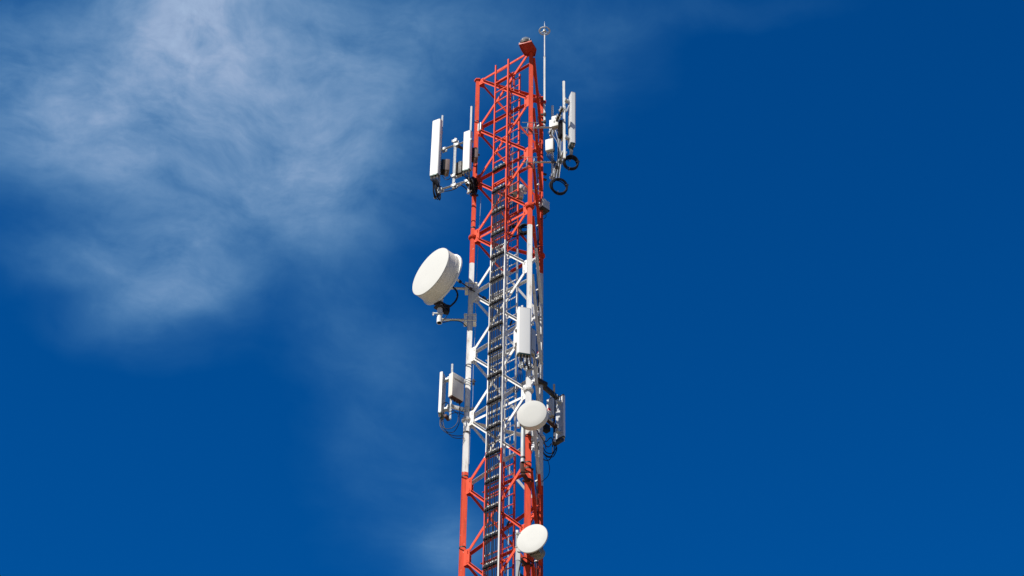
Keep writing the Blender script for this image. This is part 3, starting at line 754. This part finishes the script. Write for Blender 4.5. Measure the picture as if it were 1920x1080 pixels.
bm = NB(); lathe(bm, fc, -nd, [(.446, rd+.03), (.50, rd*.85), (.57, rd*.55), (.61, rd*.25), (.62, 0)], 72); part('reflector_back', bm, M_WHITE, dish)
bm = NB(); hb = fc-nd*.60; lathe(bm, hb, -nd, [(0, .16), (.08, .16), (.08, .10), (.14, .10), (.14, 0)], 24)
tgt = V((pd.x, YP, hb.z)); bar(bm, hb-nd*.05, V((pd.x, YP, hb.z-.30)), .10, .10); bar(bm, hb-nd*.03+Z*.0, tgt-Z*.62, .09, .09); part('hub', bm, M_DARK, dish)
bm = NB(); q = V((pd.x, YP, P(836, 578, YP).z)); box(bm, q+V((.16, .05, 0)), hv(1, .3), hv(-.3, 1), Z, .17, .16, .24, .01); part('radio_head', bm, M_FIN, dish)
cable([P(849, 538, 40.45), P(855, 544, 40.4), P(858, 553, 40.35), P(855, 563, 40.3), P(848, 571, 40.35), P(839, 578, 40.45)], .026, 'thick dark waveguide curving behind the big dish', name='waveguide', cat='waveguide')
cable([P(838, 592, 40.35), P(830, 604, 40.35), P(845, 601.5, 40.38), P(860, 602, 40.4), P(868, 606, 40.4), P(875, 613, 40.45)], .012, 'thin black cable along the lower arm of the big dish mount')
s0 = P(861, 527, 40.30); s1 = P(918, 566, 40.50)
o = thing('dish_strut', 'dark stay rod from the big dish to the tower lattice', 'stay rod', s1)
bm = NB(); cyl(bm, s0, s1, .017, 10); part('rod', bm, M_DARK, o)
for t in (.02, .38, .82, .97):
    bm = NB(); c = s0.lerp(s1, t); d_ = (s1-s0).normalized(); d1, a1_, b1_ = axes(d_); box(bm, c, d1, a1_, b1_, .09, .07, .06, .008); part('clamp', bm, M_DARK, o)
bm = NB(); q = s0+nd*.0; bar(bm, s0, s0+nd*.14, .05, .05); part('end_lug', bm, M_BARREL, o)

# ------------------------------------------------------------------ centre panel on the near leg
nC = hv(.22, -.97)
Yc2 = 38.86
cpos = P(983.4, 663.5, Yc2)
cm = thing('antenna_mount', 'stub pipe and clamps carrying the centre panel in the white section', 'antenna mount', P(979, 690, Yc2+.25))
pipe_c, _, _ = vpipe(cm, 978.5, 573.5, 978, 690, Yc2+.22, .028, M_WPIPE)
for y in (600, 684):
    z_ = P(980, y, Yc2+.22).z; bm = NB(); bar(bm, V((pipe_c.x, pipe_c.y, z_)), V((B.x, B.y, z_)), .06, .06); part('arm', bm, M_WPIPE, cm)
    leg_band(cm, 1, z_, M_GALV)
    ubolt_clamp(cm, V((pipe_c.x, pipe_c.y, z_)), nC, .14)
panel_antenna(cpos, nC, .345, .15, 1.52, 'wide white panel antenna facing the viewer in front of the near leg', 8)
radio_unit(P(972.5, 634.5, Yc2+.30), hv(-.9, -.35), .22, .22, .58, 'white radio box peeking out left of the centre panel', M_WHITE)
radio_unit(P(997.5, 642, Yc2+.42), hv(.75, -.65), .17, .14, .80, 'slim pale radio shaded behind the right side of the centre panel', M_GREYBOX)
for (x, y) in ((968.8, 621.5), (968.8, 647)):
    p = P(x, y, Yc2+.14); bm = NB(); cyl(bm, p, p+hv(-.3, -.95)*.06, .034, 16); single('round_gland', bm, M_BLACK, ('upper' if y < 630 else 'lower')+' black round gland on the white radio left of the centre panel', 'gland', p)
for k in range(8):
    x = 973+3.0*k; a = P(x, 666.5+.4*k, Yc2+.08)
    cable([a, a-Z*.10, P(x+2, 680+(k % 3)*2, Yc2+.12), P(984+1.6*k, 690-(k % 2)*5, Yc2+.18), P(990+(k % 4)*1.5, 684-(k % 3)*3, Yc2+.3)], .009 if k % 2 else .012, 'short dark jumper bunched under the centre panel', group='jumpers under the centre panel', m=M_BLACK if k % 3 else M_GCAB)
for k, (x, y) in enumerate(((979, 679), (987, 687), (992, 677), (984, 672))):
    p = P(x, y, Yc2+.05); bm = NB(); cyl(bm, p, p-Z*.11, .022, 12); cyl(bm, p-Z*.1101, p-Z*.15, .014, 8); single('surge_arrestor', bm, M_GALV, 'stubby silver arrestor hanging among the jumpers under the centre panel', 'arrestor', p-Z*.15, 'arrestors under the centre panel')
for k in range(4):
    cable([P(974+2*k, 672, Yc2+.2), P(973+1.5*k, 690, Yc2+.5), P(970+3*k, 706, 39.4), P(964+4.5*k, 726, 39.7), P(962+2*k, 736, 39.9)], .008, 'thin dark cable slanting from the centre panel into the lattice', group='slanting cables below the centre panel')
cable([P(998, 655, Yc2+.3), P(1003, 662, Yc2+.2), P(1003, 676, Yc2+.2), P(996, 690, Yc2+.3), P(986, 692, Yc2+.3)], .009, 'thin black loop at the right foot of the centre panel')
# obstruction lights
def obstruction(p, label):
    o = thing('obstruction_light', label, 'warning light', p)
    bm = NB(); lathe(bm, p, Z, [(0, 0), (0, .05), (.10, .05), (.10, .065), (.13, .065), (.13, 0)], 20); part('base', bm, M_GREYBOX, o)
    bm = NB(); lathe(bm, p+Z*.131, Z, [(0, .055), (.06, .055), (.10, .04), (.12, 0)], 20); part('lens', bm, M_REDG, o)
    bm = NB(); cyl(bm, p-Z*.10, p-Z*.0005, .018, 10); bar(bm, p-Z*.10, p-Z*.10+V((.10, .12, 0)), .04, .03); part('bracket', bm, M_GALV, o)
obstruction(P(1011, 672, C.y-.22), 'small red warning light on the far leg beside the centre panel')
obstruction(P(1029.3, 780, 41.3), 'small red warning light tucked right of the small drum dish')

# ------------------------------------------------------------------ lower left sector
nF = hv(-.96, .29)
fb = P(824, 780.5, 40.52)
mount = thing('antenna_mount', 'short pipe and two flat arms on the white left leg', 'antenna mount', P(842, 787, 40.35))
pf, _, _ = vpipe(mount, 849.5, 683, 842.5, 786, 40.35, .026)
for (x0, y0, y1, y2) in ((851, 709, 696.5, 686), (847, 762, 755, 750)):
    a = P(x0, y0, 40.35); z_ = a.z; b = V((A.x, A.y, z_)); bm = NB(); e = (b-a); bar(bm, V((pf.x, pf.y, z_)), b-e.normalized()*.075, .05, .10); part('arm', bm, M_WPIPE, mount)
    bm = NB()
    for s_ in (-.075, .0, .075): lathe(bm, b+Z*s_, Z, [(-.012, .071), (-.012, .080), (.012, .080), (.012, .071)], 24)
    part('band', bm, M_GALV, mount)
    bm = NB(); box(bm, b+V((.14, .0, 0)), V((1, 0, 0)), V((0, 1, 0)), Z, .06, .10, .14, .005); cyl(bm, b+V((.06, -.04, 0)), b+V((.2, -.04, 0)), .012, 6); part('bolt_bracket', bm, M_DARK, mount)
    ubolt_clamp(mount, V((pf.x, pf.y, z_)), hv(.8, -.6), .13)
panel_antenna(fb, nF, .29, .085, 1.32, 'thin white panel antenna seen edge-on beside the white left leg', 4)
bc = P(855.5, 727, 40.22); wx = hv(.73, .68); wy = hv(-.68, .73)
o = thing('radio_unit', 'cream box radio with two slots beside the white left leg', 'radio unit', bc-Z*.38)
bm = NB(); box(bm, bc, wx, wy, Z, .40, .15, .74, .018); part('cover', bm, M_CREAM, o)
bm = NB()
for zz in (.20, .17): box(bm, bc-wy*.0757+Z*zz+wx*.02, wx, wy, Z, .33, .006, .012)
part('slots', bm, M_DARK, o)
bm = NB(); box(bm, bc-Z*.385, wx, wy, Z, .36, .12, .03, .005); part('base', bm, M_BROWN, o)
for k in range(4):
    p = bc-Z*.40+wx*(-.14+.09*k); bm = NB(); cyl(bm, p, p-Z*.07, .017, 10); part('connector', bm, M_DARK, o)
bm = NB(); bar(bm, bc+Z*.3, V((pf.x, pf.y, bc.z+.3)), .07, .05); part('bracket', bm, M_GALV, o)
G1 = 'loops under the lower left panel'
cable([P(826, 784, 40.5), P(826, 795, 40.45), P(833, 803, 40.4), P(846, 803, 40.35), P(857, 793, 40.3), P(859, 778, 40.3), P(850, 770, 40.3), P(842, 772, 40.35)], .010, 'dark blue cable loop hanging under the lower left panel', group=G1)
cable([P(828, 784, 40.5), P(829, 796, 40.45), P(838, 809, 40.4), P(850, 810, 40.4), P(858, 800, 40.35), P(862, 786, 40.3), P(861, 765, 40.25)], .009, 'dark blue cable loop hanging under the lower left panel', group=G1)
cable([P(825, 784, 40.5), P(826, 800, 40.45), P(838, 812, 40.4), P(853, 817, 40.4), P(868, 817, 40.42)], .010, 'dark blue cable loop hanging under the lower left panel', group=G1)
cable([P(830, 785, 40.5), P(834, 804, 40.45), P(846, 818, 40.4), P(858, 822, 40.4), P(870, 821, 40.42)], .009, 'dark blue cable loop hanging under the lower left panel', group=G1)
cable([P(838, 782, 40.3), P(848, 775, 40.25), P(860, 774, 40.25), P(870, 778, 40.4)], .010, 'dark cable arching from the lower left pipe foot to the leg')
cable([P(833, 778, 40.45), P(829, 768, 40.45), P(831, 757, 40.4), P(838, 755, 40.4), P(842, 760, 40.35)], .010, 'dark cable loop standing on the back of the lower left panel')
cable([P(863, 756, 40.25), P(862, 765, 40.25), P(866, 772, 40.3), P(870, 764, 40.4)], .008, 'short dark cable under the cream box on the left')
p = P(838, 783, 40.42); bm = NB(); box(bm, p, hv(.44, .9), hv(-.9, .44), Z, .20, .08, .08, .01); single('tilt_unit', bm, M_BROWN, 'brown tilt unit at the foot of the lower left panel', 'tilt unit', p-Z*.05)

# ------------------------------------------------------------------ small drum dish on the near leg
def drum_dish(fx, fy, Y, n, r, L, label, thin=False):
    n = n.normalized(); fc = P(fx, fy, Y)
    o = thing('microwave_dish', label, 'dish', fc-Z*r)
    bm = NB(); lathe(bm, fc, -n, [(-.014, 0), (-.012, r*.55), (-.004, r*.97), (0, r), (.014, r+.004)], 72); part('radome', bm, M_DISH, o)
    bm = NB()
    if thin: lathe(bm, fc, -n, [(.0141, r+.002), (.03, r+.004), (.034, r-.01)], 72)
    else: lathe(bm, fc, -n, [(.0141, r+.002), (.018, r-.002), (L*.6, r), (L*.62, r+.006), (L, r+.006), (L+.004, r-.01)], 72)
    part('rim' if thin else 'shroud', bm, M_WHITE if thin else M_BARREL, o)
    b = .034 if thin else L+.004
    bm = NB(); lathe(bm, fc, -n, [(b+.0005, r-.01), (b+.05, r*.75), (b+.10, r*.4), (b+.12, .10), (b+.20, .10), (b+.20, 0)], 48); part('reflector_back', bm, M_BACK, o)
    return o, fc, fc-n*(b+.16)
nS = V((-.252, -.964, -.084)).normalized()
o, fc2, back = drum_dish(997.0, 775.5, 38.72, nS, .372, .17, 'small white drum dish in front of the near leg, white section')
ps = P(980.5, 830, 38.93)
dm2 = thing('dish_mount', 'grey stub pipe under the small drum dish beside the near leg', 'dish mount', P(979.5, 868, 38.93))
z0_, z1_ = P(980, 867, 38.93).z, P(981, 775, 38.93).z
bm = NB(); lathe(bm, V((ps.x, ps.y, z0_)), Z, [(.05, 0), (.05, .040), (0, .042), (0, .053), (z1_-z0_, .053), (z1_-z0_, 0)], 22); part('pipe', bm, M_PIPE, dm2)
bm = NB(); lathe(bm, V((ps.x, ps.y, z0_)), Z, [(.04, 0), (.04, .039), (.002, .041)], 22); part('pipe_bore', bm, M_DARK, dm2)
bm = NB(); lathe(bm, V((ps.x, ps.y, z0_+.13)), Z, [(-.02, .054), (-.02, .064), (.02, .064), (.02, .054)], 22); part('band', bm, M_DARK, dm2)
bm = NB(); bar(bm, V((ps.x, ps.y, z1_-.12)), back, .08, .10); bar(bm, V((ps.x, ps.y, z1_-.3)), back-Z*.14, .06, .06); part('dish_bracket', bm, M_GALV, dm2)
bm = NB(); bar(bm, V((ps.x-.02, ps.y+.02, z0_-.02)), V((ps.x+.01, ps.y+.03, z0_-.36)), .10, .06); bar(bm, V((ps.x+.01, ps.y+.03, z0_-.32)), V((B.x, B.y, z0_-.32)), .09, .07); part('drop_bracket', bm, M_BROWN, dm2)
zb3 = z0_-.32
leg_band(dm2, 1, zb3, M_BROWN); bm = NB(); cyl(bm, V((ps.x-.05, ps.y-.05, zb3)), V((ps.x+.12, ps.y-.05, zb3)), .022, 10); part('cross_rod', bm, M_DARK, dm2)
leg_band(dm2, 1, z0_+.02, M_BROWN, .05)
bm = NB(); c = P(972, 797, 38.9); box(bm, c, hv(1, 0), hv(0, 1), Z, .07, .07, .16, .01); bar(bm, c, V((ps.x, ps.y, c.z)), .03, .03); part('adjuster', bm, M_GALV, dm2)
cable([P(1001, 800, 38.95), P(1006, 806, 39.0), P(1014, 818, 39.8), P(1021, 830, 40.8), P(1024, 842, 41.1)], .012, 'brown black cable slanting from the small drum dish to the far leg', m=M_BROWN)

# ------------------------------------------------------------------ lower right sector on the far leg
nG = hv(.73, .68)
gm = thing('antenna_mount', 'dark square arms and pipe carrying the panel on the far right leg', 'antenna mount', P(1036, 832, 41.72))
pg, _, _ = vpipe(gm, 1041, 721, 1037, 831, 41.72, .026, M_DARK)
a = P(1013, 719.5, C.y+.0); b = Pz(1046, 747, a.z); bm = NB(); bar(bm, a, b, .10, .11); part('arm', bm, M_DARK, gm)
a2 = P(1014, 776, C.y+.0); b2 = Pz(1043, 801, a2.z); bm = NB(); bar(bm, a2, b2, .10, .10); part('arm', bm, M_BROWN, gm)
for z_ in (a.z, a2.z):
    bm = NB(); box(bm, V((C.x, C.y, z_)), hv(.77, .64), hv(-.64, .77), Z, .30, .24, .10, .006); part('leg_clamp', bm, M_DARK, gm)
    ubolt_clamp(gm, V((pg.x, pg.y, z_)), nG, .15)
for y in (752, 765, 812, 822):
    p = P(1043 if y < 800 else 1040, y, 41.7); bm = NB(); cyl(bm, p, p-Z*.11, .028, 10); part('insulator', bm, M_WTIP, gm)
gb = P(1054, 825, 41.98)
panel_antenna(gb, nG, .28, .085, 1.36, 'grey-backed panel antenna turned away, right of the small drum dish', 4)
radio_unit(P(1033.5, 766, 41.62), hv(-.55, -.84), .20, .16, .56, 'pale slim radio leaning between the small dish and right panel', M_GREYBOX)
bm = NB(); p = P(1023.5, 803, 41.5); box(bm, p, hv(.7, .7), hv(-.7, .7), Z, .20, .16, .20, .03); single('splitter_box', bm, M_BLACK, 'black splitter box below the right arm near the far leg', 'splitter', p-Z*.1)
p = P(1046, 828, 41.85); bm = NB(); box(bm, p, hv(.68, -.73), hv(.73, .68), Z, .32, .12, .10, .01); single('tilt_unit', bm, M_DARK, 'dark tilt unit under the right panel beside the far leg', 'tilt unit', p-Z*.05)
p = P(1052, 743, 41.9); bm = NB(); bar(bm, p-hv(.68, -.73)*.1, p+hv(.68, -.73)*.1, .05, .03); single('tilt_scale', bm, M_DARK, 'dark hinge plate at the top of the right grey-backed panel', 'hinge', p)
G2 = 'loops under the lower right panel'
for k, pts in enumerate((((1040, 834), (1039, 848), (1030, 856), (1020, 850), (1018, 842)), ((1043, 834), (1042, 842), (1034, 850), (1024, 848), (1018, 838)), ((1036, 834), (1036, 850), (1030, 862), (1020, 862), (1017, 856)), ((1037, 834), (1035, 822), (1030, 822), (1024, 828), (1019, 824)), ((1034, 832), (1028, 838), (1022, 834), (1018, 828)), ((1041, 834), (1044, 842), (1037, 856), (1026, 857), (1019, 850)))):
    cable([P(x, y, 41.75-.1*j) for j, (x, y) in enumerate(pts)], .013, 'dark blue cable loop hanging under the right grey-backed panel', group=G2)
cable([P(1023, 857, 41.4), P(1028, 866, 41.4), P(1030.5, 880, 41.4), P(1027, 893, 41.35), P(1016, 903, 41.15)], .008, 'long thin dark cable loop returning to the far leg lower down')

# ------------------------------------------------------------------ lowest dish
nW = V((-.43, -.90, .05)).normalized()
o, fc3, back3 = drum_dish(997.6, 1009.3, 38.66, nW, .388, .1, 'flat white oval dish, lowest on the tower in front of the red leg', thin=True)
pw = P(971, 1050, 38.93)
dm3 = thing('dish_mount', 'grey pipe left of the lowest dish beside the red leg', 'dish mount', V((pw.x, pw.y, P(970, 1110, 38.93).z)))
z0_, z1_ = P(970, 1110, 38.93).z, P(972, 1001, 38.93).z; zj = P(971, 1052, 38.93).z
bm = NB(); cyl(bm, V((pw.x, pw.y, zj)), V((pw.x, pw.y, z1_)), .056, 22); part('pipe', bm, M_PIPE, dm3)
bm = NB(); cyl(bm, V((pw.x, pw.y, z0_)), V((pw.x, pw.y, zj-.001)), .050, 22); part('pipe', bm, M_PIPE, dm3)
bm = NB(); c = P(966.5, 1002, 38.85); cyl(bm, c, P(976, 999.5, 38.8), .018, 10); box(bm, P(969.5, 997, 38.86), hv(1, 0), hv(0, 1), Z, .06, .05, .07, .004); part('adjuster', bm, M_WTIP, dm3)
bm = NB(); c = P(965.5, 1026.5, 38.85); cyl(bm, c, c+V((.2, -.02, .02)), .016, 10); part('adjuster', bm, M_WTIP, dm3)
for y in (1012, 1046, 1075):
    z_ = P(971, y, 38.93).z; bm = NB(); bar(bm, V((pw.x, pw.y, z_)), V((B.x, B.y, z_)), .06, .07); part('arm', bm, M_DARK, dm3); leg_band(dm3, 1, z_, M_BROWN, .05)
bm = NB(); bar(bm, V((pw.x, pw.y, back3.z)), back3, .09, .10); part('dish_bracket', bm, M_GALV, dm3)
rc = P(1004.5, 1031, 38.98)
o = thing('radio_unit', 'round grey outdoor radio bolted behind the lowest dish', 'radio unit', rc-Z*.2)
bm = NB(); lathe(bm, rc-nW*.06, -nW, [(0, 0), (0, .13), (.03, .155), (.14, .155), (.17, .13), (.17, 0)], 28); part('housing', bm, M_OLIVE, o)
bm = NB()
for k in range(8): 
    d_, a_, b_ = axes(nW); box(bm, rc+nW*.05+a_*(-.13+.037*k), d_, a_, b_, .10, .010, .26)
box(bm, rc-nW*.02, *axes(nW), .06, .26, .26); part('heatsink', bm, M_OLIVE, o)
bm = NB(); q = rc+V((-.12, 0, -.12)); bar(bm, q, back3, .06, .06); part('bracket', bm, M_DARK, o)
cable([P(1001, 1050, 38.95), P(1000, 1056, 38.95), P(985, 1046, 39.0), P(979, 1047, 38.9), P(976, 1056, 38.85), P(973, 1072, 38.85), P(971.5, 1095, 38.86)], .014, 'black cable running down the grey pipe under the lowest dish')
cable([P(1004, 1052, 39.0), P(1010, 1060, 39.5), P(1014, 1064, 40.4), P(1014, 1075, 41.05)], .010, 'thin dark cable from the lowest dish radio to the far leg')
# small dark items on the ladder runs
for (x, y) in ((953, 984), (949.5, 1072), (958, 609)):
    p = on_cl(x, y)+nAB*.05; bm = NB(); bar(bm, p-Z*.07, p+Z*.07+dAB*(.08 if y < 1000 else 0), .035, .03); single('cable_tie', bm, M_DARK, 'dark tie on the inner ladder line ' + ('in the white section' if y < 700 else 'beside the lowest dish' if y < 1000 else 'at the bottom edge'), 'tie', p)
